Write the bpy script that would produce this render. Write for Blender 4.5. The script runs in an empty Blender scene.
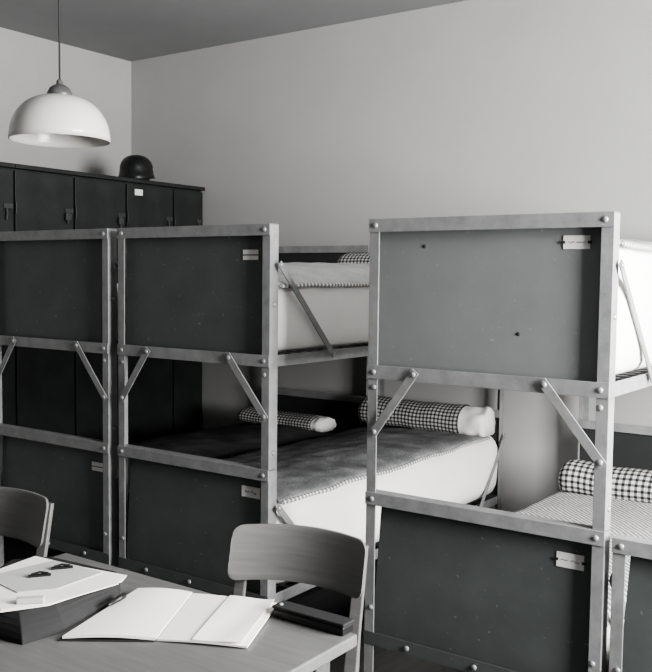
import bpy, bmesh, math, random
from math import sin, cos, pi, radians
from mathutils import Vector, Matrix, noise
random.seed(7)
C = bpy.context.scene.collection
scn = bpy.context.scene

# ------------------------------------------------------------------ helpers
def obj(name, bm, mats, parent=None, smooth=False, bevel=0.0):
    me = bpy.data.meshes.new(name)
    bmesh.ops.recalc_face_normals(bm, faces=bm.faces)
    bm.to_mesh(me); bm.free()
    if not isinstance(mats, (list, tuple)): mats = [mats]
    for m in mats: me.materials.append(m)
    if smooth:
        for p in me.polygons: p.use_smooth = True
    o = bpy.data.objects.new(name, me); C.objects.link(o)
    if parent is not None: o.parent = parent
    if bevel:
        b = o.modifiers.new('bevel', 'BEVEL'); b.width = bevel; b.segments = 2; b.limit_method = 'ANGLE'
    return o

def thing(name, label, cat, loc=(0, 0, 0), rotz=0, group=None):
    o = bpy.data.objects.new(name, None); C.objects.link(o)
    o.empty_display_size = .05
    o.location = loc; o.rotation_euler = (0, 0, rotz)
    o['label'] = label; o['category'] = cat
    if group: o['group'] = group
    return o

def tag(o, label, cat, group=None):
    o['label'] = label; o['category'] = cat
    if group: o['group'] = group
    return o

def struct(name, bm, m, bevel=0):
    o = obj(name, bm, m, None, bevel=bevel); o['kind'] = 'structure'; return o

def add_box(bm, x0, x1, y0, y1, z0, z1, mi=0):
    v = [bm.verts.new((x, y, z)) for x in (x0, x1) for y in (y0, y1) for z in (z0, z1)]
    for f in ((0, 1, 3, 2), (4, 6, 7, 5), (0, 4, 5, 1), (2, 3, 7, 6), (0, 2, 6, 4), (1, 5, 7, 3)):
        fc = bm.faces.new([v[i] for i in f]); fc.material_index = mi
    return v

def bx(x0, x1, y0, y1, z0, z1):
    bm = bmesh.new(); add_box(bm, x0, x1, y0, y1, z0, z1); return bm

def add_bar(bm, a, b, n, w, t, mi=0):
    """flat bar from a to b lying in the plane with normal n"""
    a = Vector(a); b = Vector(b); n = Vector(n).normalized(); d = (b - a).normalized(); s = d.cross(n).normalized()
    a = a - d * w * .45; b = b + d * w * .45
    v = []
    for p in (a, b):
        for i, j in ((-1, -1), (1, -1), (1, 1), (-1, 1)):
            v.append(bm.verts.new(p + s * i * w / 2 + n * j * t / 2))
    for f in ((0, 1, 2, 3), (7, 6, 5, 4), (0, 4, 5, 1), (1, 5, 6, 2), (2, 6, 7, 3), (3, 7, 4, 0)):
        fc = bm.faces.new([v[i] for i in f]); fc.material_index = mi

def add_tube(bm, pts, r, seg=8, mi=0, caps=True):
    pts = [Vector(p) for p in pts]; rings = []
    up = Vector((0, 0, 1))
    for i, p in enumerate(pts):
        d = (pts[min(i + 1, len(pts) - 1)] - pts[max(i - 1, 0)]).normalized()
        ref = up if abs(d.dot(up)) < .95 else Vector((1, 0, 0))
        a = d.cross(ref).normalized(); b = d.cross(a).normalized()
        rr = r[i] if isinstance(r, (list, tuple)) else r
        rings.append([bm.verts.new(p + (a * cos(2 * pi * k / seg) + b * sin(2 * pi * k / seg)) * rr) for k in range(seg)])
    for i in range(len(rings) - 1):
        for k in range(seg):
            f = bm.faces.new((rings[i][k], rings[i][(k + 1) % seg], rings[i + 1][(k + 1) % seg], rings[i + 1][k])); f.material_index = mi
    if caps:
        for rg in (rings[0], rings[-1]):
            f = bm.faces.new(rg); f.material_index = mi

def add_lathe(bm, prof, seg=32, center=(0, 0, 0), mi=0):
    cx, cy, cz = center; rings = []
    for r, z in prof:
        if r < 1e-5: rings.append([bm.verts.new((cx, cy, cz + z))])
        else: rings.append([bm.verts.new((cx + r * cos(2 * pi * k / seg), cy + r * sin(2 * pi * k / seg), cz + z)) for k in range(seg)])
    for a, b in zip(rings, rings[1:]):
        for k in range(seg):
            k2 = (k + 1) % seg
            if len(a) == 1 and len(b) == 1: continue
            if len(a) == 1: f = bm.faces.new((a[0], b[k2], b[k]))
            elif len(b) == 1: f = bm.faces.new((a[k], a[k2], b[0]))
            else: f = bm.faces.new((a[k], a[k2], b[k2], b[k]))
            f.material_index = mi

def grid_bm(nu, nv, fn, uvfn=None, wrapv=False):
    """surface fn(u,v) u,v in 0..1 ; UVs from uvfn in metres"""
    bm = bmesh.new(); uvl = bm.loops.layers.uv.new('UVMap')
    nvv = nv if wrapv else nv + 1
    V = [[bm.verts.new(fn(i / nu, j / nv)) for j in range(nvv)] for i in range(nu + 1)]
    for i in range(nu):
        for j in range(nv):
            j2 = (j + 1) % nvv if wrapv else j + 1
            f = bm.faces.new((V[i][j], V[i + 1][j], V[i + 1][j2], V[i][j2]))
            if uvfn:
                for l, (a, b) in zip(f.loops, ((i, j), (i + 1, j), (i + 1, j + 1), (i, j + 1))):
                    l[uvl].uv = uvfn(a / nu, b / nv)
    return bm, V

def nz(x, y, z, s=1.0): return noise.noise(Vector((x * s, y * s, z * s)))

# ------------------------------------------------------------------ materials
def mat(name, col, rough=.6, var=0.0, vscale=8.0, stretch=(1, 1, 1), bump=0.0, bscale=60.0, metal=0.0, spec=.35, detail=6):
    m = bpy.data.materials.new(name); m.use_nodes = True; nt = m.node_tree; N = nt.nodes; L = nt.links
    b = N['Principled BSDF']; b.inputs['Roughness'].default_value = rough; b.inputs['Metallic'].default_value = metal
    b.inputs['Specular IOR Level'].default_value = spec
    col = tuple(col) if len(col) == 3 else col[:3]
    tc = N.new('ShaderNodeTexCoord'); mp = N.new('ShaderNodeMapping'); mp.inputs['Scale'].default_value = stretch
    L.new(tc.outputs['Object'], mp.inputs['Vector'])
    if var > 0:
        t = N.new('ShaderNodeTexNoise'); t.inputs['Scale'].default_value = vscale; t.inputs['Detail'].default_value = detail; t.inputs['Roughness'].default_value = .65
        L.new(mp.outputs[0], t.inputs['Vector'])
        r = N.new('ShaderNodeValToRGB'); r.color_ramp.elements[0].position = .3; r.color_ramp.elements[1].position = .7
        r.color_ramp.elements[0].color = tuple(c * (1 - var) for c in col) + (1,)
        r.color_ramp.elements[1].color = tuple(min(1, c * (1 + var)) for c in col) + (1,)
        L.new(t.outputs['Fac'], r.inputs['Fac']); L.new(r.outputs['Color'], b.inputs['Base Color'])
    else: b.inputs['Base Color'].default_value = col + (1,)
    if bump > 0:
        t2 = N.new('ShaderNodeTexNoise'); t2.inputs['Scale'].default_value = bscale; t2.inputs['Detail'].default_value = 4
        L.new(mp.outputs[0], t2.inputs['Vector'])
        bp = N.new('ShaderNodeBump'); bp.inputs['Strength'].default_value = bump; bp.inputs['Distance'].default_value = .01
        L.new(t2.outputs['Fac'], bp.inputs['Height']); L.new(bp.outputs['Normal'], b.inputs['Normal'])
    return m

def g(v, warm=0.0):
    """grey of linear value v with the print's slight tint: + warm, - greenish"""
    return (v * (1 + .06 * warm), v, v * (1 - .08 * warm)) if warm >= 0 else (v * (1 + .10 * warm), v, v * (1 + .03 * warm))

def check_mat(name, light, dark, period, rot=0.0, mid=.45, noise_amt=.25):
    m = bpy.data.materials.new(name); m.use_nodes = True; nt = m.node_tree; N = nt.nodes; L = nt.links
    b = N['Principled BSDF']; b.inputs['Roughness'].default_value = .9; b.inputs['Specular IOR Level'].default_value = .1
    uv = N.new('ShaderNodeUVMap'); mp = N.new('ShaderNodeMapping'); mp.inputs['Scale'].default_value = (1 / period, 1 / period, 1); mp.inputs['Rotation'].default_value = (0, 0, rot)
    L.new(uv.outputs[0], mp.inputs['Vector'])
    sx = N.new('ShaderNodeSeparateXYZ'); L.new(mp.outputs[0], sx.inputs[0])
    outs = []
    for k in (0, 1):
        fr = N.new('ShaderNodeMath'); fr.operation = 'FRACT'; L.new(sx.outputs[k], fr.inputs[0])
        gt = N.new('ShaderNodeMath'); gt.operation = 'GREATER_THAN'; gt.inputs[1].default_value = .45; L.new(fr.outputs[0], gt.inputs[0]); outs.append(gt)
    ad = N.new('ShaderNodeMath'); ad.operation = 'ADD'; L.new(outs[0].outputs[0], ad.inputs[0]); L.new(outs[1].outputs[0], ad.inputs[1])
    hf = N.new('ShaderNodeMath'); hf.operation = 'MULTIPLY'; hf.inputs[1].default_value = .5; L.new(ad.outputs[0], hf.inputs[0])
    r = N.new('ShaderNodeValToRGB'); e = r.color_ramp.elements; r.color_ramp.interpolation = 'CONSTANT'
    md = tuple(d + (l - d) * mid * .5 for l, d in zip(light, dark))
    e[0].position = 0; e[0].color = dark + (1,); e[1].position = .3; e[1].color = md + (1,)
    e2 = e.new(.8); e2.color = light + (1,)
    L.new(hf.outputs[0], r.inputs['Fac']); L.new(r.outputs['Color'], b.inputs['Base Color'])
    return m

def twill_mat(name, light, dark, period):
    m = bpy.data.materials.new(name); m.use_nodes = True; nt = m.node_tree; N = nt.nodes; L = nt.links
    b = N['Principled BSDF']; b.inputs['Roughness'].default_value = .95; b.inputs['Specular IOR Level'].default_value = .1
    uv = N.new('ShaderNodeUVMap')
    w = N.new('ShaderNodeTexWave'); w.wave_type = 'BANDS'; w.bands_direction = 'DIAGONAL'; w.inputs['Scale'].default_value = .5 / period / 2; w.inputs['Distortion'].default_value = 1.5; w.inputs['Detail'].default_value = 2; w.inputs['Detail Scale'].default_value = 3
    L.new(uv.outputs[0], w.inputs['Vector'])
    r = N.new('ShaderNodeValToRGB'); r.color_ramp.elements[0].position = .3; r.color_ramp.elements[1].position = .75
    r.color_ramp.elements[0].color = dark + (1,); r.color_ramp.elements[1].color = light + (1,)
    L.new(w.outputs['Fac'], r.inputs['Fac']); L.new(r.outputs['Color'], b.inputs['Base Color'])
    return m

def speckle_mat(name, col, speck, scale=220):
    m = bpy.data.materials.new(name); m.use_nodes = True; nt = m.node_tree; N = nt.nodes; L = nt.links
    b = N['Principled BSDF']; b.inputs['Roughness'].default_value = .95; b.inputs['Specular IOR Level'].default_value = .1
    tc = N.new('ShaderNodeTexCoord')
    t = N.new('ShaderNodeTexNoise'); t.inputs['Scale'].default_value = scale; t.inputs['Detail'].default_value = 2
    L.new(tc.outputs['Object'], t.inputs['Vector'])
    t2 = N.new('ShaderNodeTexNoise'); t2.inputs['Scale'].default_value = 7; t2.inputs['Detail'].default_value = 5
    L.new(tc.outputs['Object'], t2.inputs['Vector'])
    ad = N.new('ShaderNodeMath'); ad.operation = 'ADD'; L.new(t.outputs['Fac'], ad.inputs[0])
    ml = N.new('ShaderNodeMath'); ml.operation = 'MULTIPLY_ADD'; ml.inputs[1].default_value = .7; ml.inputs[2].default_value = -.35
    L.new(t2.outputs['Fac'], ml.inputs[0]); L.new(ml.outputs[0], ad.inputs[1])
    r = N.new('ShaderNodeValToRGB'); r.color_ramp.elements[0].position = .42; r.color_ramp.elements[1].position = .68
    r.color_ramp.elements[0].color = col + (1,); r.color_ramp.elements[1].color = speck + (1,)
    L.new(ad.outputs[0], r.inputs['Fac']); L.new(r.outputs['Color'], b.inputs['Base Color'])
    return m

M = {}
M['wall'] = mat('wall_plaster', g(.41, .25), .9, .03, 3.0, bump=.05, bscale=90)
M['ceil'] = mat('ceiling_paint', g(.28, -.2), .9, .04, 3.0)
M['far'] = mat('darkened_far_wall', g(.10, 0), .9, .05, 3.0)  # unseen wall behind the camera, darkened to cut bounce onto the bed fronts
M['floor'] = mat('floor_boards', g(.05, 0), .5, .35, 3.0, (12, 1, 1))
M['steel'] = mat('galvanised_steel', g(.23, 0), .55, .22, 14.0, bump=.08, bscale=120, metal=.0, spec=.5)
def add_specks(m, scale, thr, amt):
    nt = m.node_tree; N = nt.nodes; L = nt.links; b = N['Principled BSDF']; src = b.inputs['Base Color'].links[0].from_socket
    tc = N.new('ShaderNodeTexCoord'); t = N.new('ShaderNodeTexNoise'); t.inputs['Scale'].default_value = scale; t.inputs['Detail'].default_value = 3
    L.new(tc.outputs['Object'], t.inputs['Vector'])
    r = N.new('ShaderNodeMapRange'); r.inputs['From Min'].default_value = thr; r.inputs['From Max'].default_value = thr + .05; r.inputs['To Max'].default_value = amt
    L.new(t.outputs['Fac'], r.inputs['Value'])
    mx = N.new('ShaderNodeMix'); mx.data_type = 'RGBA'; L.new(r.outputs[0], mx.inputs[0]); L.new(src, mx.inputs[6]); mx.inputs[7].default_value = (.32, .33, .32, 1)
    L.new(mx.outputs[2], b.inputs['Base Color'])
M['bolt'] = mat('bolt_steel', g(.38, 0), .35, .1, 40, metal=.5)
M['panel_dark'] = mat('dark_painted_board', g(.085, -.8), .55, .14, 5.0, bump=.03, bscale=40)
M['panel_grey'] = mat('lighter_grey_board', g(.19, -.4), .6, .08, 4.0, bump=.03, bscale=40)  # lighter base colour than panel_dark, for the nearest bunk's upper panel
for k_ in ('panel_dark', 'panel_grey'): add_specks(M[k_], 55, .69, .35)
M['head'] = mat('headboard_paint', g(.030, -.5), .6, .1, 5.0)
M['card'] = mat('card_paper', g(.78, .5), .8)
M['ink'] = mat('ink', g(.03), .7)
M['sheet'] = mat('white_sheet', g(.80, .4), .9, .03, 5.0, bump=.12, bscale=9)
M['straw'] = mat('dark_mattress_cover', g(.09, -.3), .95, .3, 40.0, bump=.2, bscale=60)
M['blanket_dark'] = speckle_mat('dark_wool_blanket', g(.135, -.3), g(.33, 0))
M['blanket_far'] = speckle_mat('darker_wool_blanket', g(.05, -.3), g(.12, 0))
M['blanket_light'] = speckle_mat('grey_wool_blanket', g(.33, .1), g(.46, .2))
M['trim'] = mat('blanket_edging', g(.66, .3), .9)
M['trim_dark'] = mat('blanket_edging_dark', g(.22, 0), .9)
M['check'] = check_mat('checked_cotton', g(.56, .3), g(.022, -.5), .024)
M['check_big'] = check_mat('checked_cotton_bold', g(.62, .3), g(.02, -.5), .031)
M['twill'] = twill_mat('light_woven_blanket', g(.60, .3), g(.20, 0), .011)
M['spring'] = mat('spring_steel', g(.12), .5, metal=.6)
M['locker'] = mat('dark_locker_paint', g(.024, -.6), .5, .35, 6.0)
M['locker_metal'] = mat('locker_hasp_metal', g(.07), .5, .2, 30, metal=.3)
M['helmet'] = mat('helmet_paint', g(.012, -.5), .38, .3, 20)
M['leather'] = mat('helmet_leather', g(.02), .8)
M['opal'] = mat('opal_glass', g(.60, .6), .25, spec=.5)
M['brass'] = mat('lamp_cap_metal', g(.16), .35, .3, 20, metal=.6)
M['cord'] = mat('lamp_cord', g(.03), .7)
M['wood'] = mat('chair_plywood', g(.13, .3), .36, .14, 5.0, (1, 1, 14), spec=.5)
M['woodd'] = mat('chair_dark_wood', g(.09, .2), .4, .25, 6.0, (8, 8, 1))
M['desk'] = mat('desk_top_wood', g(.13, .2), .4, .15, 5.0, (1, 12, 1))
M['paper'] = mat('paper', g(.82, .7), .85, .02, 8)
M['paper2'] = mat('paper_grey', g(.45, .2), .85, .05, 8)
M['file'] = mat('file_cover', g(.03, 0), .95, .1, 10, spec=.08)
M['black'] = mat('black_lacquer', g(.012), .4)
M['frame'] = mat('window_paint', g(.7, .3), .5)
M['glass_bulb'] = mat('bulb_glass', g(.9, .4), .2)

# ------------------------------------------------------------------ room
XL, XR, YB, YF, ZC = -2.349, 4.25, 2.245, -6.2, 3.19
struct('floor', bx(XL - .1, XR + .1, YF - .1, YB + .1, -.1, 0), M['floor'])
struct('ceiling', bx(XL - .1, XR + .1, YF - .1, YB + .1, ZC, ZC + .1), M['ceil'])
struct('wall_back', bx(XL - .1, XR + .1, YB, YB + .1, 0, ZC), M['wall'])
struct('wall_left', bx(XL - .1, XL, YF, YB, 0, ZC), M['wall'])
struct('wall_front', bx(XL - .1, XR + .1, YF - .1, YF, 0, ZC), M['far'])  # out of view, set well back and dark so less light bounces forward
WY0, WY1, WZ0, WZ1 = -1.15, .40, .95, 2.75
bm = bmesh.new()
add_box(bm, XR, XR + .15, YF, WY0, 0, ZC); add_box(bm, XR, XR + .15, WY1, YB, 0, ZC)
add_box(bm, XR, XR + .15, WY0, WY1, 0, WZ0); add_box(bm, XR, XR + .15, WY0, WY1, WZ1, ZC)
struct('wall_right', bm, M['wall'])
bm = bmesh.new()
for y in (WY0, (WY0 + WY1) / 2 - .03, WY1 - .06): add_box(bm, XR + .05, XR + .10, y, y + .06, WZ0, WZ1)
for z in (WZ0, WZ0 + 1.1, WZ1 - .06): add_box(bm, XR + .05, XR + .10, WY0, WY1, z, z + .06)
add_box(bm, XR - .08, XR + .12, WY0 - .05, WY1 + .05, WZ0 - .04, WZ0)
struct('window_1', bm, M['frame'])
struct('baseboard_back', bx(-1.6, XR, YB - .015, YB, 0, .09), M['head'])

# ------------------------------------------------------------------ bunk beds
W, LB = .85, 2.165      # width and length of a bed
bolt_me = None
def bolt(loc, n, parent):
    """one domed bolt head sitting on a surface with normal n"""
    global bolt_me
    if bolt_me is None:
        bm = bmesh.new(); add_lathe(bm, [(0, .006), (.005, .0055), (.0085, .003), (.010, 0), (0, -.002)], 12)
        bolt_me = bpy.data.meshes.new('bolt'); bm.to_mesh(bolt_me); bm.free(); bolt_me.materials.append(M['bolt'])
        for p in bolt_me.polygons: p.use_smooth = True
    o = bpy.data.objects.new('bolt', bolt_me); C.objects.link(o)
    o.location = loc; o.rotation_mode = 'QUATERNION'; o.rotation_quaternion = Vector(n).to_track_quat('Z', 'Y'); o.parent = parent
    return o

def squiggle(bm, x0, x1, z, y, amp, mi, n=26, seed=1, w=.0022):
    """a line of small illegible handwriting as a flat ink ribbon"""
    rnd = random.Random(seed); prev = None
    for i in range(n + 1):
        t = i / n; x = x0 + (x1 - x0) * t
        zz = z + amp * rnd.uniform(-1, 1)
        if prev and not (n * .42 < i < n * .52):
            a, b = prev, (x, zz)
            v = [bm.verts.new(p) for p in ((a[0], y, a[1] - w / 2), (b[0], y, b[1] - w / 2), (b[0], y, b[1] + w / 2), (a[0], y, a[1] + w / 2))]
            f = bm.faces.new(v); f.material_index = mi
        prev = (x, zz)

def name_card(kind, x0, x1, z0, z1, y, parent, seed, tilt=0.0):
    bm = bmesh.new(); zm = (z0 + z1) / 2
    if kind == 'double':      # two strips one above the other
        add_box(bm, x0, x1, y - .003, y, zm + .002, z1, 0); add_box(bm, x0, x1, y - .003, y, z0, zm - .003, 0)
    elif kind == 'holder':    # card held at both sides
        add_box(bm, x0, x1, y - .003, y, z0, z1, 0)
        for xx in (x0, x1): add_box(bm, xx - .006, xx + .006, y - .006, y - .003, zm - .004, zm + .004, 1)
        squiggle(bm, x0 + .014, x1 - .014, zm, y - .0035, .003, 1, seed=seed)
    else:
        add_box(bm, x0, x1, y - .003, y, z0, z1, 0)
        squiggle(bm, x0 + .018, x1 - .018, zm, y - .0035, .006, 1, seed=seed, w=.004)
    o = obj('name_card', bm, [M['card'], M['ink']], parent)
    return o

def l_post(x, y, sx, sy, z0, z1, w=.039, d=.052, t=.005):
    """angle iron: outer corner at (x,y), one flange along x (front), one along y (side)"""
    bm = bmesh.new()
    pts = [(0, 0), (sx * w, 0), (sx * w, sy * t), (sx * t, sy * t), (sx * t, sy * d), (0, sy * d)]
    lo = [bm.verts.new((x + a, y + b, z0)) for a, b in pts]; hi = [bm.verts.new((x + a, y + b, z1)) for a, b in pts]
    n = len(pts)
    for i in range(n): bm.faces.new((lo[i], lo[(i + 1) % n], hi[(i + 1) % n], hi[i]))
    bm.faces.new(lo); bm.faces.new(hi); return bm

def make_bed(root, levels, ptop, panels, cards, boff=.026):
    S = M['steel']
    posts = []
    for x, sx in ((0, 1), (W, -1)):
        for y, sy in ((0, 1), (LB, -1)):
            posts.append(obj('post', l_post(x, y, sx, sy, 0, ptop), S, root, bevel=.0015))
    for x, po in ((.026, posts[0]), (W - .026, posts[2])):
        for z in ((1.168, .385) if ptop > 1 else (.385,)): bolt((x, -.0, z), (0, -1, 0), po)
    if ptop > 1: bolt((W, .028, .86), (1, 0, 0), posts[2]); bolt((W, .028, 1.44), (1, 0, 0), posts[2])
    for li, (zr0, zp) in enumerate(levels):     # zr0: bottom of bed rail, zp: top of end panel
        for y, ys, head in ((0, -1, 0), (LB, 1, 1)):
            # upper and lower end rails with their folded flange
            for z0, z1, top in ((zp - .045, zp, 1), (zr0, zr0 + .047, 0)):
                bm = bmesh.new()
                ya, yb = (-.005, 0.0) if not head else (LB - .058, LB - .053)
                if zr0 < .5 and not top and not head: ya = -.002
                add_box(bm, -.001, W + .001, ya, yb, z0, z1)
                if top and not head:
                    ya, yb = sorted((y, y - ys * .045)); add_box(bm, 0, W, ya, yb, z1 - .004, z1 + .0005)
                r = obj('end_rail', bm, S if not (zr0 < .5 and not top) else M['panel_dark'], root, bevel=.001)
                if not head:
                    xs = (.026, W - .026) if not (zr0 < .5 and not top) else (.178, .434, .69)
                    for xb in xs: bolt((xb, -.005, (z0 + z1) / 2), (0, -1, 0), r)
            # panel set back behind the posts
            bm = bmesh.new(); yp = y + (.030 if not head else -.030); ya, yb = sorted((yp, yp + (.010 if not head else -.010)))
            xl = .018 if head == 0 else .008
            v = add_box(bm, xl, W - .012, ya, yb, zr0 + .004, zp - .006)
            if not head and li == 0:
                for q in v:
                    if q.co.x < .1 and q.co.z > .6: q.co.x += .030
                    elif q.co.x < .1: q.co.x -= .004
            pn = obj('end_panel', bm, panels[li] if not head else M['head'], root, bevel=.001)
            if not head and cards[li]:
                k, x0, x1, z0, z1 = cards[li]; name_card(k, x0, x1, z0, z1, yp, pn, 11 + li)
        # side rails, spring base
        for x, sx in ((0, 1), (W, -1)):
            bm = bmesh.new(); xa, xb = sorted((x, x + sx * .005)); add_box(bm, xa, xb, .05, LB - .05, zr0, zr0 + .045)
            xa, xb = sorted((x + sx * .005, x + sx * .04)); add_box(bm, xa, xb, .05, LB - .05, zr0, zr0 + .005)
            r = obj('side_rail', bm, S, root, bevel=.001)
        bm = bmesh.new()
        for k in range(12):
            x = .06 + k * (W - .12) / 11; add_box(bm, x - .009, x + .009, .03, LB - .03, zr0 + .006, zr0 + .009)
        for k in range(26):
            y = .06 + k * (LB - .12) / 25; add_box(bm, .03, W - .03, y - .009, y + .009, zr0 + .009, zr0 + .012)
        obj('spring_mesh', bm, M['spring'], root)
        # side braces from post down to side rail
        for x, sx in ((W, 1),):
            n = (sx, 0, 0); xx = x + sx * boff
            for a, b in (((xx, .034, zr0 + .395), (xx, .39, zr0 + .03)), ((xx, LB - .034, zr0 + .395), (xx, LB - .34, zr0 + .03))):
                bm = bmesh.new(); add_bar(bm, a, b, n, .026, .005)
                br = obj('brace', bm, S, root, bevel=.0008)
                for q in (a, b): bolt(Vector(q) + Vector(n) * .0025, n, br)
    if len(levels) > 1:     # braces between upper and lower end
        for a, b in (((.19, -.0115, 1.224), (.036, -.0085, 1.013)), ((.652, -.0115, 1.226), (W - .018, -.0085, 1.006))):
            bm = bmesh.new(); add_bar(bm, a, b, (0, -1, 0), .030, .005)
            br = obj('brace', bm, S, root, bevel=.0008)
            for q in (a, b): bolt((q[0], q[1] - .003, q[2]), (0, -1, 0), br)
        for x in (.055, W - .055):
            add = bx(x - .012, x + .012, LB - .006, LB - .001, .8, 1.2)

LV = [(.25, .797), (1.198, 1.75)]
X0 = (-.912, 0.0, 1.3335); Y0 = (-.002, 0.0, -.0525)
b_far = thing('bunk_bed', 'dark-panelled metal bunk bed at the far left, standing in front of the dark lockers', 'bunk bed', (X0[0], Y0[0], 0))
make_bed(b_far, LV, 1.75, [M['panel_dark'], M['panel_dark']], [('double', .705, .783, .655, .695), None])
b_mid = thing('bunk_bed', 'dark-panelled metal bunk bed right behind the wooden chair, white mattresses on both levels', 'bunk bed', (X0[1], 0, 0))
make_bed(b_mid, LV, 1.75, [M['panel_dark'], M['panel_dark']], [('card', .690, .785, .668, .712), ('double', .690, .768, 1.612, 1.652)])
b_near = thing('bunk_bed', 'nearest metal bunk bed on the right with pale grey upper panel and darker lower panel', 'bunk bed', (X0[2], Y0[2], 0))
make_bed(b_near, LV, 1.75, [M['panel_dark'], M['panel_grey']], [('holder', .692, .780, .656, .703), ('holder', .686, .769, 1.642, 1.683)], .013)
X3 = 2.208
near_panel = [c for c in b_near.children if c.name.startswith('end_panel')][2]
for px_, pz_ in ((.20, 1.655), (.545, 1.375)):
    bm = bmesh.new(); add_lathe(bm, [(0, .003), (.004, .0025), (.0065, 0)], 10)
    o = obj('screw', bm, M['head'], near_panel, smooth=True); o.location = (px_, .0295, pz_); o.rotation_euler = (radians(90), 0, 0)
b_low = thing('single_bed', 'low single metal bed at the right edge, beside the nearest bunk', 'bed', (X3, Y0[2], 0))
make_bed(b_low, [(.25, .785)], .785, [M['panel_dark']], [None])

# ------------------------------------------------------------------ bedding
def top_fn(zl, zr, crown, seed, x0, x1, y0, y1):
    def f(x, y):
        t = (x - x0) / (x1 - x0); s = (y - y0) / (y1 - y0)
        z = zl + (zr - zl) * t + crown * (1 - (2 * t - 1) ** 2) * (1 - .4 * (2 * s - 1) ** 2)
        return z + .010 * nz(x + seed, y, seed, 3.0) + .004 * nz(x, y, seed, 11)
    return f

def mattress(name, label, m, x0, x1, y0, y1, zb, tf, r, bulge, seed, group=None):
    """stuffed mattress: rounded box, bulging sides, top following tf"""
    nx, ny, nzz = 14, 36, 10
    bm = bmesh.new()
    verts = {}
    def P(i, j, k):
        key = (i, j, k)
        if key in verts: return verts[key]
        # denser sampling near edges
        f = lambda t: .5 - .5 * cos(pi * t)
        a, b, c = f(i / nx), f(j / ny), f(k / nzz)
        x = x0 + (x1 - x0) * a; y = y0 + (y1 - y0) * b
        zt = tf(min(max(x, x0), x1), y); h = zt - zb; z = zb + h * c
        rr = min(r, h * .48)
        q = Vector((min(max(x, x0 + rr), x1 - rr), min(max(y, y0 + rr), y1 - rr), min(max(z, zb + rr), zt - rr)))
        d = Vector((x, y, z)) - q
        if d.length > 1e-6:
            mx = max(abs(d.x), abs(d.y), abs(d.z)); d = d.normalized() * mx
        p = q + d
        cz = (p.z - zb) / h
        wv = bulge * 4 * cz * (1 - cz)
        ax = (p.x - (x0 + x1) / 2) / ((x1 - x0) / 2); ay = (p.y - (y0 + y1) / 2) / ((y1 - y0) / 2)
        if abs(ax) > .9: p.x += math.copysign(wv, ax) + .006 * nz(p.y, p.z, seed, 4)
        if abs(ay) > .97: p.y += math.copysign(wv * .6, ay) + .006 * nz(p.x, p.z, seed, 4)
        v = bm.verts.new(p); verts[key] = v; return v
    for j in range(ny):
        for i in range(nx):
            for k in (0, nzz): bm.faces.new((P(i, j, k), P(i + 1, j, k), P(i + 1, j + 1, k), P(i, j + 1, k)))
        for k in range(nzz):
            for i in (0, nx): bm.faces.new((P(i, j, k), P(i, j + 1, k), P(i, j + 1, k + 1), P(i, j, k + 1)))
    for i in range(nx):
        for k in range(nzz):
            for j in (0, ny): bm.faces.new((P(i, j, k), P(i + 1, j, k), P(i + 1, j, k + 1), P(i, j, k + 1)))
    o = obj(name, bm, m, None, smooth=True)
    tag(o, label, 'mattress', group); return o

def blanket(label, m, x0, x1, y0, y1, tf, seed, drop_r=.03, drop_l=.03, trim=True, group=None, off=.014, tmat=None, rr=.05):
    nu, nv = 40, 60
    wid = x1 - x0
    def fn(u, v):
        x = x0 + wid * u; y = y0 + (y1 - y0) * v
        z = tf(x, y) + off
        dr = max(0, (u - (1 - rr / wid)) / (rr / wid)); dl = max(0, ((rr / wid) - u) / (rr / wid))
        z -= drop_r * dr * dr + drop_l * dl * dl
        z += .004 * nz(x, y, seed + 4, 14) * (1 - max(dr, dl))
        if dr > 0: x += .006 * nz(y, seed, 1, 9)
        return (x, y, z)
    bm, V = grid_bm(nu, nv, fn, lambda u, v: (u * wid, v * (y1 - y0)))
    o = obj('blanket', bm, m, None, smooth=True)
    s = o.modifiers.new('thick', 'SOLIDIFY'); s.thickness = .010; s.offset = -1
    tag(o, label, 'blanket', group)
    if trim:
        bm = bmesh.new(); n = int((y1 - y0) / .008); pts = []; rad = []
        for i in range(n + 1):
            v = i / n; p = Vector(fn(1, v)); pts.append(p + Vector((.003, 0, -.004))); rad.append(.0085 if i % 3 else .0045)
        add_tube(bm, pts, rad, 8)
        bm.faces.ensure_lookup_table()
        for q, fc in enumerate(bm.faces): fc.material_index = 1 if (q // 8) % 3 == 0 else 0
        obj('edging', bm, [M['trim'], M['trim_dark']], o, smooth=True)
    return o

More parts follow.
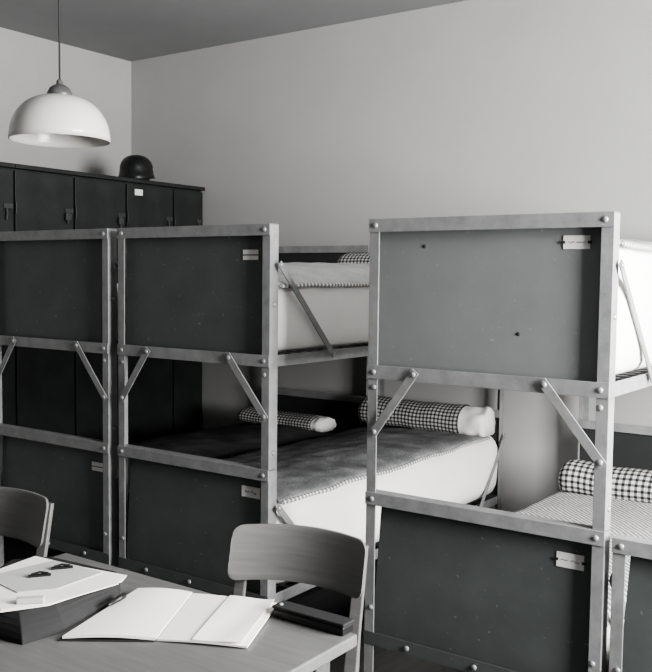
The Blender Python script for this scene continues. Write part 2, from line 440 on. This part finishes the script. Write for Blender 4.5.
def bolster(label, m, x0, x1, y, z, ry, rz, white_end=0.0, seed=0, group=None, rot=0.0, flat=.0):
    """stuffed roll pillow along x in a checked case; UV in metres"""
    L_ = x1 - x0; nu, nv = 44, 28; circ = pi * (ry + rz)
    def prof(u):
        e = .07 / L_
        if u < e: return math.sqrt(max(0, 1 - ((e - u) / e) ** 2)) * .99 + .01
        if u > 1 - e and not white_end: return math.sqrt(max(0, 1 - ((u - 1 + e) / e) ** 2)) * .99 + .01
        return 1.0
    def fn(u, v):
        a = -2 * pi * v; k = prof(u) * (1 + .05 * nz(u * 5, v * 3, seed, 1.5)) * (1 - .05 * sin(pi * u))
        x = (u - .5) * L_; yy = ry * k * cos(a); zz = rz * k * sin(a)
        if zz < -rz * .55: zz = -rz * .55 + (zz + rz * .55) * .25
        zz += .008 * nz(u * 4, seed, 0, 1) ; c, s = cos(rot), sin(rot)
        return (x * c - yy * s, x * s + yy * c, zz)
    bm, V = grid_bm(nu, nv, fn, lambda u, v: (u * L_, v * circ), wrapv=True)
    bm.faces.new(V[0]); bm.faces.new(V[-1])
    o = obj('bolster_pillow', bm, m, None, smooth=True)
    o.location = ((x0 + x1) / 2, y, z); tag(o, label, 'pillow', group)
    if white_end:
        def fw(u, v):
            a = -2 * pi * v; uu = u * white_end
            k = (.93 - .06 * u + .32 * u * nz(cos(a) * 1.5 + seed, sin(a) * 1.5, u * 2, 1.2)) * (.92 if u > .9 else 1)
            x = L_ / 2 - .01 + uu + .02 * u * nz(cos(a) * 2, sin(a) * 2, seed + 3, 1)
            yy = ry * k * cos(a); zz = max(rz * k * sin(a), -rz * .64) ; c, s = cos(rot), sin(rot)
            return (x * c - yy * s, x * s + yy * c, zz)
        bm, V = grid_bm(10, 28, fw, None, wrapv=True); bm.faces.new(V[-1])
        e = obj('pillow_end', bm, M['sheet'], o, smooth=True); e['label'] = 'white open end of the pillow'
    return o

# middle bunk, lower bed
a = X0[1]
tf = top_fn(.625, .665, .03, 1.3, .0, .87, .05, 2.1)
mattress('mattress', 'thick white mattress on the lower middle bunk bed, under the dark speckled blanket', M['sheet'], .012, .855, .05, 2.115, .297, tf, .085, .017, 2.0)
blanket('dark speckled wool blanket with pale edging, on the lower bed of the middle bunk', M['blanket_dark'], -.005, .868, .06, 1.93, tf, 3.0, drop_r=.012, drop_l=.05, off=.010)
bolster('checked roll pillow with white open end, on the lower bed of the middle bunk', M['check'], .02, .725, 1.93, .738, .108, .098, .155, 5)
# middle bunk, upper bed
tf = top_fn(1.515, 1.515, .095, 4.1, .0, .87, .05, 2.1)
mattress('mattress', 'white-sheeted mattress on the upper level of the middle bunk, seen behind a diagonal brace', M['sheet'], .012, .840, .06, 2.105, 1.246, tf, .05, .012, 6.0)
blanket('pale grey blanket with scalloped edging, on the upper bed of the middle bunk', M['blanket_light'], -.005, .850, .06, 2.0, tf, 7.0, drop_r=.010, drop_l=.05, off=.010)
bolster('checked roll pillow on the upper bed of the middle bunk, under the white wall', M['check'], .0, .80, 1.72, 1.63, .10, .062, 0, 8)
# far left bunk
tf = top_fn(.56, .56, .055, 9.2, X0[0], X0[0] + .85, .05, 2.1)
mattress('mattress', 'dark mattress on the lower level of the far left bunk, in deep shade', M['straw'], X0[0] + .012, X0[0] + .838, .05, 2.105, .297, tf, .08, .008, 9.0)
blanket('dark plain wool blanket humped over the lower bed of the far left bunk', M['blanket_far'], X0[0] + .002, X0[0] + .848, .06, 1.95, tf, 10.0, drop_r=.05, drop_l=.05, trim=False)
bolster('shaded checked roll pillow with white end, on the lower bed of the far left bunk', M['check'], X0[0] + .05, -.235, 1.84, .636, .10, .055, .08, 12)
tf = top_fn(1.47, 1.47, .04, 13.2, X0[0], X0[0] + .85, .05, 2.1)
mattress('mattress', 'mattress on the upper level of the far left bunk, hidden behind its end panel', M['sheet'], X0[0] + .012, X0[0] + .838, .05, 2.105, 1.246, tf, .06, .008, 14.0)
# near bunk, lower bed
a = X0[2]; yo = Y0[2]
tf = top_fn(.465, .465, .02, 15.2, a, a + .85, .05, 2.1)
mattress('mattress', 'thin mattress under the pale woven blanket on the lower level of the nearest bunk', M['sheet'], a + .015, a + .84, yo + .05, yo + 2.10, .297, tf, .07, .006, 16.0)
blanket('pale woven blanket with diagonal weave on the lower bed of the nearest bunk', M['twill'], a + .005, a + .844, yo + .058, 1.86, tf, 17.0, drop_r=.14, drop_l=.08, trim=False, rr=.05)
bolster('boldly checked roll pillow at the head of the nearest bunk, above the pale woven blanket', M['check_big'], a + .035, a + .83, 1.72, .545, .105, .095, 0, 18)
# near bunk, upper bed
tf = top_fn(1.665, 1.665, .03, 19.2, a, a + .85, .05, 2.1)
mattress('mattress', 'tall white-sheeted mattress on the upper level of the nearest bunk, right of its corner post', M['sheet'], a + .012, a + .842, yo + .06, yo + 2.10, 1.246, tf, .06, .012, 20.0)
blanket('grey blanket on the nearest bunk\'s upper bed, its corner showing beside the post', M['blanket_light'], a + .0, a + .852, yo + .06, 1.95, tf, 21.0, drop_r=.014, drop_l=.05, off=.010)
# low single bed
tf = top_fn(.45, .45, .03, 23.2, X3, X3 + .85, .05, 2.1)
mattress('mattress', 'white-sheeted mattress on the low single bed at the right edge', M['sheet'], X3 + .015, X3 + .84, yo + .05, yo + 2.10, .297, tf, .07, .006, 24.0)
blanket('dark wool blanket on the low single bed at the right edge', M['blanket_dark'], X3 + .005, X3 + .85, yo + .05, 1.95, tf, 25.0, trim=False)

# ------------------------------------------------------------------ lockers along the left wall
LX0, LX1, LZ = XL + .02, -1.58, 2.165
def locker(y0, y1, label, card, hasp):
    t = thing('locker', label, 'locker', ((LX0 + LX1) / 2, (y0 + y1) / 2, 0), 0, 'dark lockers along the left wall')
    ox, oy = t.location.x, t.location.y
    def pb(name, bm, m, parent=t, bevel=.002):
        if parent is t: bmesh.ops.translate(bm, verts=bm.verts, vec=(-ox, -oy, 0))
        else: bmesh.ops.translate(bm, verts=bm.verts, vec=(-ox, -oy, 0))
        return obj(name, bm, m, parent, bevel=bevel)
    pb('body', bx(LX0, LX1 - .02, y0, y1, .06, LZ), M['locker'])
    pb('plinth', bx(LX0, LX1 - .05, y0 + .01, y1 - .01, 0, .06), M['locker'])
    pb('top_board', bx(LX0, LX1 + .018, y0, y1 + .0, LZ, LZ + .025), M['locker'])
    ym = (y0 + y1) / 2
    d = pb('door', bx(LX1 - .02, LX1, y0 + .006, y1 - .006, .08, LZ - .012), M['locker'])
    if card: pb('name_card', bx(LX1, LX1 + .003, ym - .145, ym - .075, LZ - .082, LZ - .042), M['card'], d, 0)
    bm = bmesh.new(); yh = y1 - .06
    add_box(bm, LX1, LX1 + .006, yh - .012, yh + .05, 1.93, 1.955); add_tube(bm, [(LX1 + .012, yh, 1.93), (LX1 + .02, yh, 1.90), (LX1 + .012, yh, 1.86)], .006)
    h = pb('hasp', bm, M['locker_metal'], d, 0)
    if hasp:
        bm = bmesh.new(); add_box(bm, LX1 + .008, LX1 + .026, yh - .02, yh + .02, 1.88, 1.925)
        pb('padlock', bm, M['locker_metal'], d, .003)
    bm = bmesh.new()
    add_tube(bm, [(LX1 + .004, y0 + .008, 1.9), (LX1 + .004, y0 + .008, 1.97)], .006)
    pb('hinge', bm, M['locker'], d, 0)
ys = [2.235, 1.93, 1.49, 1.06, .62, .18]
lab = ['narrow dark locker in the corner against the pale back wall', 'dark locker with a white name card, under the steel helmet',
       'dark locker left of the one with the name card, hasp on its door', 'dark locker with a padlocked door at the left edge of the row',
       'dark locker mostly hidden behind the far left bunk, nearest to the hanging lamp']
for i in range(5): locker(ys[i + 1] + .002, ys[i] - .002, lab[i], i == 1, i in (2, 3))

# steel helmet on the lockers
def helmet():
    t = thing('steel_helmet', 'dark steel helmet sitting on top of the lockers near the room corner', 'helmet', (-1.67, 1.665, LZ + .019), radians(28)); t.scale = (.92, .92, .92)
    seg, rings = 48, 16; bm = bmesh.new(); R = []
    # local: length along y (front at +y), width along x
    for k in range(rings + 1):
        ph = k / rings * pi / 2; row = []
        for s in range(seg):
            th = 2 * pi * s / seg; cx, cy = cos(th), sin(th)
            z = .078 + .118 * cos(ph) ** .85; rr = sin(ph) ** .82
            row.append(Vector((.122 * rr * cx, .136 * rr * cy, z)))
        R.append(row)
    rim = []; rim2 = []
    for s in range(seg):
        th = 2 * pi * s / seg; cx, cy = cos(th), sin(th)
        fl = .012 * abs(cx) + .026 * max(0, cy) ** 2 + .024 * max(0, -cy) ** 1.5
        zlow = .03 + .03 * max(0, cy) ** 2 - .022 * max(0, -cy) ** .8 - .004 * abs(cx)
        rim.append(Vector(((.122 + fl * .35) * cx, (.136 + fl * .35) * cy, .078 - (.078 - zlow) * .55)))
        rim2.append(Vector(((.122 + fl) * cx, (.136 + fl) * cy, zlow)))
    R += [rim, rim2]
    V = [[bm.verts.new(p) for p in row] for row in R[1:]]; top = bm.verts.new((0, 0, .196))
    for s in range(seg): bm.faces.new((top, V[0][s], V[0][(s + 1) % seg]))
    for a, b in zip(V, V[1:]):
        for s in range(seg): bm.faces.new((a[s], b[s], b[(s + 1) % seg], a[(s + 1) % seg]))
    bmesh.ops.translate(bm, verts=bm.verts, vec=(0, 0, -.0))
    sh = obj('shell', bm, M['helmet'], t, smooth=True); so = sh.modifiers.new('t', 'SOLIDIFY'); so.thickness = .003
    bm = bmesh.new(); add_lathe(bm, [(.094, .010), (.098, .05), (.088, .055), (.088, .010), (.094, .010)], 32)
    for v in bm.verts: v.co.y *= 1.2
    obj('liner', bm, M['leather'], t, smooth=True)
    for sx in (-1, 1):
        bm = bmesh.new(); add_lathe(bm, [(0, .008), (.006, .006), (.009, 0)], 12)
        r = obj('rivet', bm, M['bolt'], t, smooth=True); r.location = (sx * .119, .03, .095); r.rotation_euler = (0, sx * pi / 2, 0)
helmet()

# ------------------------------------------------------------------ pendant lamp
def lamp():
    t = thing('pendant_lamp', 'white opal dome pendant lamp hanging on a dark cord at upper left', 'lamp', (.178, -.447, 2.055))
    bm = bmesh.new(); R = .188; H = .168; prof = []
    for k in range(15):
        a = k / 14 * pi / 2; prof.append((.042 + (R - .042) * sin(a) ** 1.0, H * cos(a) ** .92))
    bm2 = [(r, z) for r, z in prof]
    add_lathe(bm, [(.0, H + .001)] + bm2, 64)
    sh = obj('lamp_shade', bm, M['opal'], t, smooth=True); s = sh.modifiers.new('t', 'SOLIDIFY'); s.thickness = .004; s.offset = -1
    bm = bmesh.new(); add_lathe(bm, [(0, .232), (.008, .230), (.013, .222), (.012, .212), (.022, .209), (.036, .199), (.047, .180), (.050, .162), (.046, .158)], 32)
    obj('cap', bm, M['brass'], t, smooth=True)
    bm = bmesh.new(); add_lathe(bm, [(0, .166), (.020, .166), (.020, .13), (0, .129)], 20)
    obj('socket', bm, M['black'], t, smooth=True)
    bm = bmesh.new(); add_lathe(bm, [(.013, .132), (.016, .115), (.028, .09), (.034, .065), (.030, .04), (.018, .025), (0, .021)], 24)
    obj('bulb', bm, M['glass_bulb'], t, smooth=True)
    bm = bmesh.new(); add_tube(bm, [(0, 0, .23), (0, 0, .7), (0, 0, ZC - 2.055 - .02)], .0035, 8)
    obj('cord', bm, M['cord'], t, smooth=True)
    bm = bmesh.new(); h = ZC - 2.055; add_lathe(bm, [(0, h), (.05, h), (.05, h - .012), (.02, h - .035), (0, h - .036)], 24)
    obj('ceiling_rose', bm, M['opal'], t, smooth=True)
lamp()

# ------------------------------------------------------------------ desk
DX0, DX1, DY0, DY1, DZ = .985, 1.975, -1.90, -1.078, .76
t = thing('desk', 'plain wooden desk with papers on it, in front of the beds', 'desk', ((DX0 + DX1) / 2, (DY0 + DY1) / 2, 0))
hx, hy = (DX1 - DX0) / 2, (DY1 - DY0) / 2
obj('desktop', bx(-hx, hx, -hy, hy, DZ - .028, DZ), M['desk'], t, bevel=.004)
obj('apron', (lambda b: (add_box(b, -hx + .06, hx - .06, hy - .07, hy - .05, DZ - .12, DZ - .028), add_box(b, -hx + .06, hx - .06, -hy + .05, -hy + .07, DZ - .12, DZ - .028),
     add_box(b, -hx + .05, -hx + .07, -hy + .06, hy - .06, DZ - .12, DZ - .028), add_box(b, hx - .07, hx - .05, -hy + .06, hy - .06, DZ - .12, DZ - .028), b)[-1])(bmesh.new()), M['woodd'], t)
for sx in (-1, 1):
    for sy in (-1, 1):
        cx, cy = sx * (hx - .07), sy * (hy - .07)
        bm = bmesh.new(); v = add_box(bm, cx - .028, cx + .028, cy - .028, cy + .028, 0, DZ - .028)
        for q in v:
            if q.co.z < .1: q.co.x = cx + (q.co.x - cx) * .7; q.co.y = cy + (q.co.y - cy) * .7
        obj('leg', bm, M['woodd'], t, bevel=.003)

# open notebook
def notebook():
    TL, BL = Vector((1.389, -1.183)), Vector((1.486, -1.492)); TR, BR = Vector((1.728, -1.050)), Vector((1.835, -1.29))
    GT, GB = Vector((1.512, -1.118)), Vector((1.65, -1.375))
    t = thing('open_notebook', 'large open white notebook lying on the desk with its fold in the middle', 'notebook', (1.6, -1.25, DZ))
    o2 = Vector((1.6, -1.25))
    def page(a, b, c, d, zf, name, mt, th=.004, z0=.002):
        # a,b along top (far) edge, d,c along near edge
        bm = bmesh.new(); n = 14; m = 8
        lo = []; hi = []
        for i in range(n + 1):
            r1 = []; r2 = []
            for j in range(m + 1):
                u, v = i / n, j / m
                p = (a * (1 - u) + b * u) * (1 - v) + (d * (1 - u) + c * u) * v - o2
                z = z0 + zf(u, v)
                r1.append(bm.verts.new((p.x, p.y, z))); r2.append(bm.verts.new((p.x, p.y, z + th)))
            lo.append(r1); hi.append(r2)
        for i in range(n):
            for j in range(m):
                bm.faces.new((lo[i][j], lo[i][j + 1], lo[i + 1][j + 1], lo[i + 1][j])); bm.faces.new((hi[i][j], hi[i + 1][j], hi[i + 1][j + 1], hi[i][j + 1]))
        for i in range(n):
            bm.faces.new((lo[i][0], lo[i + 1][0], hi[i + 1][0], hi[i][0])); bm.faces.new((lo[i][m], hi[i][m], hi[i + 1][m], lo[i + 1][m]))
        for j in range(m):
            bm.faces.new((lo[0][j], hi[0][j], hi[0][j + 1], lo[0][j + 1])); bm.faces.new((lo[n][j], lo[n][j + 1], hi[n][j + 1], hi[n][j]))
        return obj(name, bm, mt, t, smooth=False)
    page(TL, GT, GB, BL, lambda u, v: .002 + .006 * sin(pi * u) * .8 - .002 * u, 'page', M['paper'], .006)
    page(GT + Vector((.004, 0)), TR, BR, GB + Vector((.004, 0)), lambda u, v: .003 * sin(pi * u) + .002 * u ** 3 * (1 - v * .6), 'page', M['paper'], .004)
    # a loose folded sheet on the right page
    page(GT * .55 + TR * .45, TR * .96 + GT * .04, BR * .93 + GB * .07, GB * .6 + BR * .4, lambda u, v: .0088 + .0010 * sin(6 * u + 3 * v) + .004 * u ** 3 * (1 - v * .6), 'loose_sheet', M['paper'], .0012)
    page(TL + Vector((-.006, .002)), GT, GB + Vector((.0, -.006)), BL + Vector((-.006, -.010)), lambda u, v: 0, 'cover', M['file'], .002, .0)
notebook()

# dark pen at the notebook's left edge
bm = bmesh.new()
def pen_at(a, b):
    a = Vector(a); b = Vector(b); d = b - a
    add_tube(bm, [a, a + d * .06, a + d * .2, a + d * .62, a + d * .63, a + d * .97, b], [.0015, .0035, .006, .0065, .0072, .0070, .005], 12)
pen_at((1.448, -1.332, DZ + .0225), (1.428, -1.262, DZ + .0225))
tag(obj('fountain_pen', bm, M['black'], None, smooth=True), 'short dark fountain pen lying at the left edge of the open notebook', 'pen')

# dark flat case on the far desk edge
t = thing('pencil_case', 'flat dark box on the far edge of the desk, right of the open notebook', 'box', (1.860, -1.091, DZ), radians(0))
obj('case_body', bx(-.099, .099, -.021, .021, 0, .020), M['black'], t, bevel=.003)
obj('lid', bx(-.101, .101, -.023, .023, .0205, .028), M['leather'], t, bevel=.003)
bm = bmesh.new(); add_lathe(bm, [(0, .004), (.004, .003), (.006, 0)], 12)
k = obj('clasp', bm, M['bolt'], t, smooth=True); k.location = (-.086, -.006, .0283)

# file folder with papers at the left of the desk
FO = Vector((1.30, -1.36))
def quad_slab(name, pts, z0, z1, m, parent, origin, lift=None):
    bm = bmesh.new(); lo = []; hi = []
    for i, p in enumerate(pts):
        dz = lift[i] if lift else 0
        lo.append(bm.verts.new((p[0] - origin[0], p[1] - origin[1], z0 + dz * .3))); hi.append(bm.verts.new((p[0] - origin[0], p[1] - origin[1], z1 + dz)))
    n = len(pts); bm.faces.new(lo); bm.faces.new(hi)
    for i in range(n): bm.faces.new((lo[i], lo[(i + 1) % n], hi[(i + 1) % n], hi[i]))
    return obj(name, bm, m, parent, bevel=.0)
t = thing('file_folder', 'thick dark folder stuffed with papers at the left of the desk', 'folder', (FO.x, FO.y, DZ))
bm = bmesh.new()
secs = []
B0 = [(1.02, -1.30), (1.10, -1.215), (1.345, -1.200), (1.392, -1.245), (1.452, -1.46), (1.440, -1.56), (1.20, -1.60)]
B1 = [(1.06, -1.31), (1.12, -1.235), (1.345, -1.215), (1.385, -1.255), (1.405, -1.45), (1.39, -1.53), (1.20, -1.58)]
for k in range(6):
    q = k / 5; e = q ** 1.8; secs.append([bm.verts.new((x0 + (x1 - x0) * e - FO.x, y0 + (y1 - y0) * e - FO.y, .052 * q)) for (x0, y0), (x1, y1) in zip(B0, B1)])
for p, q in zip(secs, secs[1:]):
    for k in range(7): bm.faces.new((p[k], p[(k + 1) % 7], q[(k + 1) % 7], q[k]))
bm.faces.new(secs[0]); bm.faces.new(secs[-1])
obj('cover', bm, M['file'], t, bevel=.002)
for i, (pts, z) in enumerate((([(1.10, -1.275), (1.395, -1.225), (1.418, -1.262), (1.41, -1.47), (1.36, -1.56), (1.14, -1.53)], .052),
                              ([(1.10, -1.27), (1.385, -1.245), (1.432, -1.285), (1.415, -1.46), (1.36, -1.555), (1.14, -1.53)], .0555))):
    quad_slab('paper_sheet', pts, z + .001, z + .003, M['paper'], t, FO)
quad_slab('paper_sheet', [(1.175, -1.268), (1.345, -1.258), (1.352, -1.40), (1.30, -1.47), (1.15, -1.45)], .059, .061, M['paper2'], t, FO)['label'] = 'grey sheet on top'
def clip(x, y, rz, label):
    bm = bmesh.new(); add_box(bm, -.026, .026, -.006, .006, 0, .005); add_tube(bm, [(-.02, 0, .006), (0, .002, .010), (.02, 0, .006)], .003)
    o = obj('paper_clip', bm, M['black'], None, bevel=.001); o.location = (x, y, DZ + .0615); o.rotation_euler = (0, 0, rz); tag(o, label, 'clip')
clip(1.245, -1.300, radians(55), 'small dark clip on the grey folder sheet, farther back of the two')
clip(1.250, -1.370, radians(55), 'small dark clip on the grey folder sheet, nearer of the two')
bm = bmesh.new(); add_box(bm, -.03, .03, -.011, .011, 0, .012)
o = obj('eraser', bm, M['paper2'], None, bevel=.003); o.location = (1.375, -1.490, DZ + .0590); o.rotation_euler = (0, 0, radians(45)); tag(o, 'pale grey eraser lying on the folder papers at the left edge', 'eraser')

# ------------------------------------------------------------------ chairs
def make_chair(label, loc, rz):
    """local: faces -y, origin on floor below the backrest"""
    t = thing('wooden_chair', label, 'chair', loc, rz)
    hw, zt, zb = .200, .845, .697
    lean = lambda z: (z - .45) * .26 - .012
    nu, nv = 40, 10; bm = bmesh.new(); F = []; B = []
    for i in range(nu + 1):
        u = sin(pi / 2 * (-1 + 2 * i / nu)); rf = []; rb = []
        for j in range(nv + 1):
            v = j / nv
            # rounded corners
            zc = (zt + zb) / 2; hh = (zt - zb) / 2
            cr = .026; ex = max(0, abs(u) * hw - (hw - cr)); lim = hh - cr + math.sqrt(max(0, cr * cr - ex * ex)); 
            zz = zc + (2 * v - 1) * lim + .006 * (1 - u * u) 
            x = u * hw; y = .052 * (1 - u * u) - .025 + lean(zz) - .06
            rf.append(bm.verts.new((x, y - .005, zz))); rb.append(bm.verts.new((x, y + .005, zz)))
        F.append(rf); B.append(rb)
    for i in range(nu):
        for j in range(nv):
            bm.faces.new((F[i][j], F[i + 1][j], F[i + 1][j + 1], F[i][j + 1])); bm.faces.new((B[i][j], B[i][j + 1], B[i + 1][j + 1], B[i + 1][j]))
        bm.faces.new((F[i][0], B[i][0], B[i + 1][0], F[i + 1][0])); bm.faces.new((F[i][nv], F[i + 1][nv], B[i + 1][nv], B[i][nv]))
    for j in range(nv):
        bm.faces.new((F[0][j], F[0][j + 1], B[0][j + 1], B[0][j])); bm.faces.new((F[nu][j], B[nu][j], B[nu][j + 1], F[nu][j + 1]))
    bk = obj('backrest', bm, M['wood'], t, smooth=False, bevel=.002)
    for p in bk.data.polygons: p.use_smooth = True
    for sx in (-1, 1):      # rear leg running up as backrest support
        bm = bmesh.new(); prev = None
        sec = [(0, .03), (.25, .0), (.45, -.03), (.60, .000), (.70, .024), (.825, .052)]
        rings = []
        for z, y in sec:
            w = .017 if z > .5 else .019; x = sx * (hw - .024 - (.0 if z > .4 else .004)); d = .024 if z < .6 else .016
            yy = y - .022
            rings.append([bm.verts.new(q) for q in ((x - w, yy - d + .012, z), (x + w, yy - d + .012, z), (x + w, yy + d - .004, z), (x - w, yy + d - .004, z))])
        for a, b in zip(rings, rings[1:]):
            for k2 in range(4): bm.faces.new((a[k2], a[(k2 + 1) % 4], b[(k2 + 1) % 4], b[k2]))
        bm.faces.new(rings[0]); bm.faces.new(rings[-1])
        obj('leg', bm, M['wood'], t, bevel=.003)
        bm = bmesh.new(); x = sx * (hw - .03)
        add_tube(bm, [(x, -.44, 0), (x, -.425, .43)], [.014, .019], 12)
        obj('leg', bm, M['wood'], t, smooth=True)
    bm = bmesh.new()
    v = add_box(bm, -.195, .195, -.47, -.075, .435, .46)
    for q in v:
        if q.co.y > -.2: q.co.x *= .88
    obj('seat', bm, M['wood'], t, bevel=.008)
    obj('seat_frame', (lambda b: (add_box(b, -.165, .165, -.43, -.41, .385, .435), add_box(b, -.15, .15, -.085, -.068, .385, .435), add_box(b, -.165, -.148, -.43, -.07, .385, .435), add_box(b, .148, .165, -.43, -.07, .385, .435), b)[-1])(bmesh.new()), M['woodd'], t)
    for sx in (-1, 1):
        bm = bmesh.new(); add_tube(bm, [(sx * .17, -.43, .2), (sx * .17, -.03, .22)], .010, 8); obj('stretcher', bm, M['woodd'], t, smooth=True)
    return t
make_chair('wooden chair with curved plywood backrest between the desk and the middle bunk', (1.570, -.765, 0), radians(13))
make_chair('wooden chair at the left end of the desk, only its backrest edge in view', (.53, -.985, 0), radians(13))

# ------------------------------------------------------------------ light
def area(name, loc, rot, sx, sy, power, col=(1, 1, 1)):
    l = bpy.data.lights.new(name, 'AREA'); l.shape = 'RECTANGLE'; l.size = sx; l.size_y = sy; l.energy = power; l.color = col
    o = bpy.data.objects.new(name, l); C.objects.link(o); o.location = loc; o.rotation_euler = rot; return o
area('window_daylight', (XR + .13, (WY0 + WY1) / 2, (WZ0 + WZ1) / 2), (0, radians(90), 0), WZ1 - WZ0, WY1 - WY0, 620)
w = bpy.data.worlds.new('world'); scn.world = w; w.use_nodes = True
w.node_tree.nodes['Background'].inputs[0].default_value = (.8, .88, 1, 1); w.node_tree.nodes['Background'].inputs[1].default_value = 1.0

# ------------------------------------------------------------------ camera
cd = bpy.data.cameras.new('camera'); cam = bpy.data.objects.new('camera', cd); C.objects.link(cam)
fpx, yaw, pitch, roll = 917.18, .61681, .064137, .011436
cd.sensor_fit = 'HORIZONTAL'; cd.sensor_width = 36; cd.lens = 36 * fpx / 652; cd.clip_start = .05
f = Vector((-sin(yaw) * cos(pitch), cos(yaw) * cos(pitch), -sin(pitch))); r = Vector((cos(yaw), sin(yaw), 0)); u = r.cross(f)
r2 = cos(roll) * r + sin(roll) * u; u2 = -sin(roll) * r + cos(roll) * u
m = Matrix((r2, u2, -f)).transposed().to_4x4(); m.translation = Vector((3.0602, -2.7426, 1.5482))
cam.matrix_world = m
scn.camera = cam
scn.view_settings.view_transform = 'AgX'; scn.view_settings.look = 'AgX - Medium High Contrast'; scn.view_settings.exposure = .1
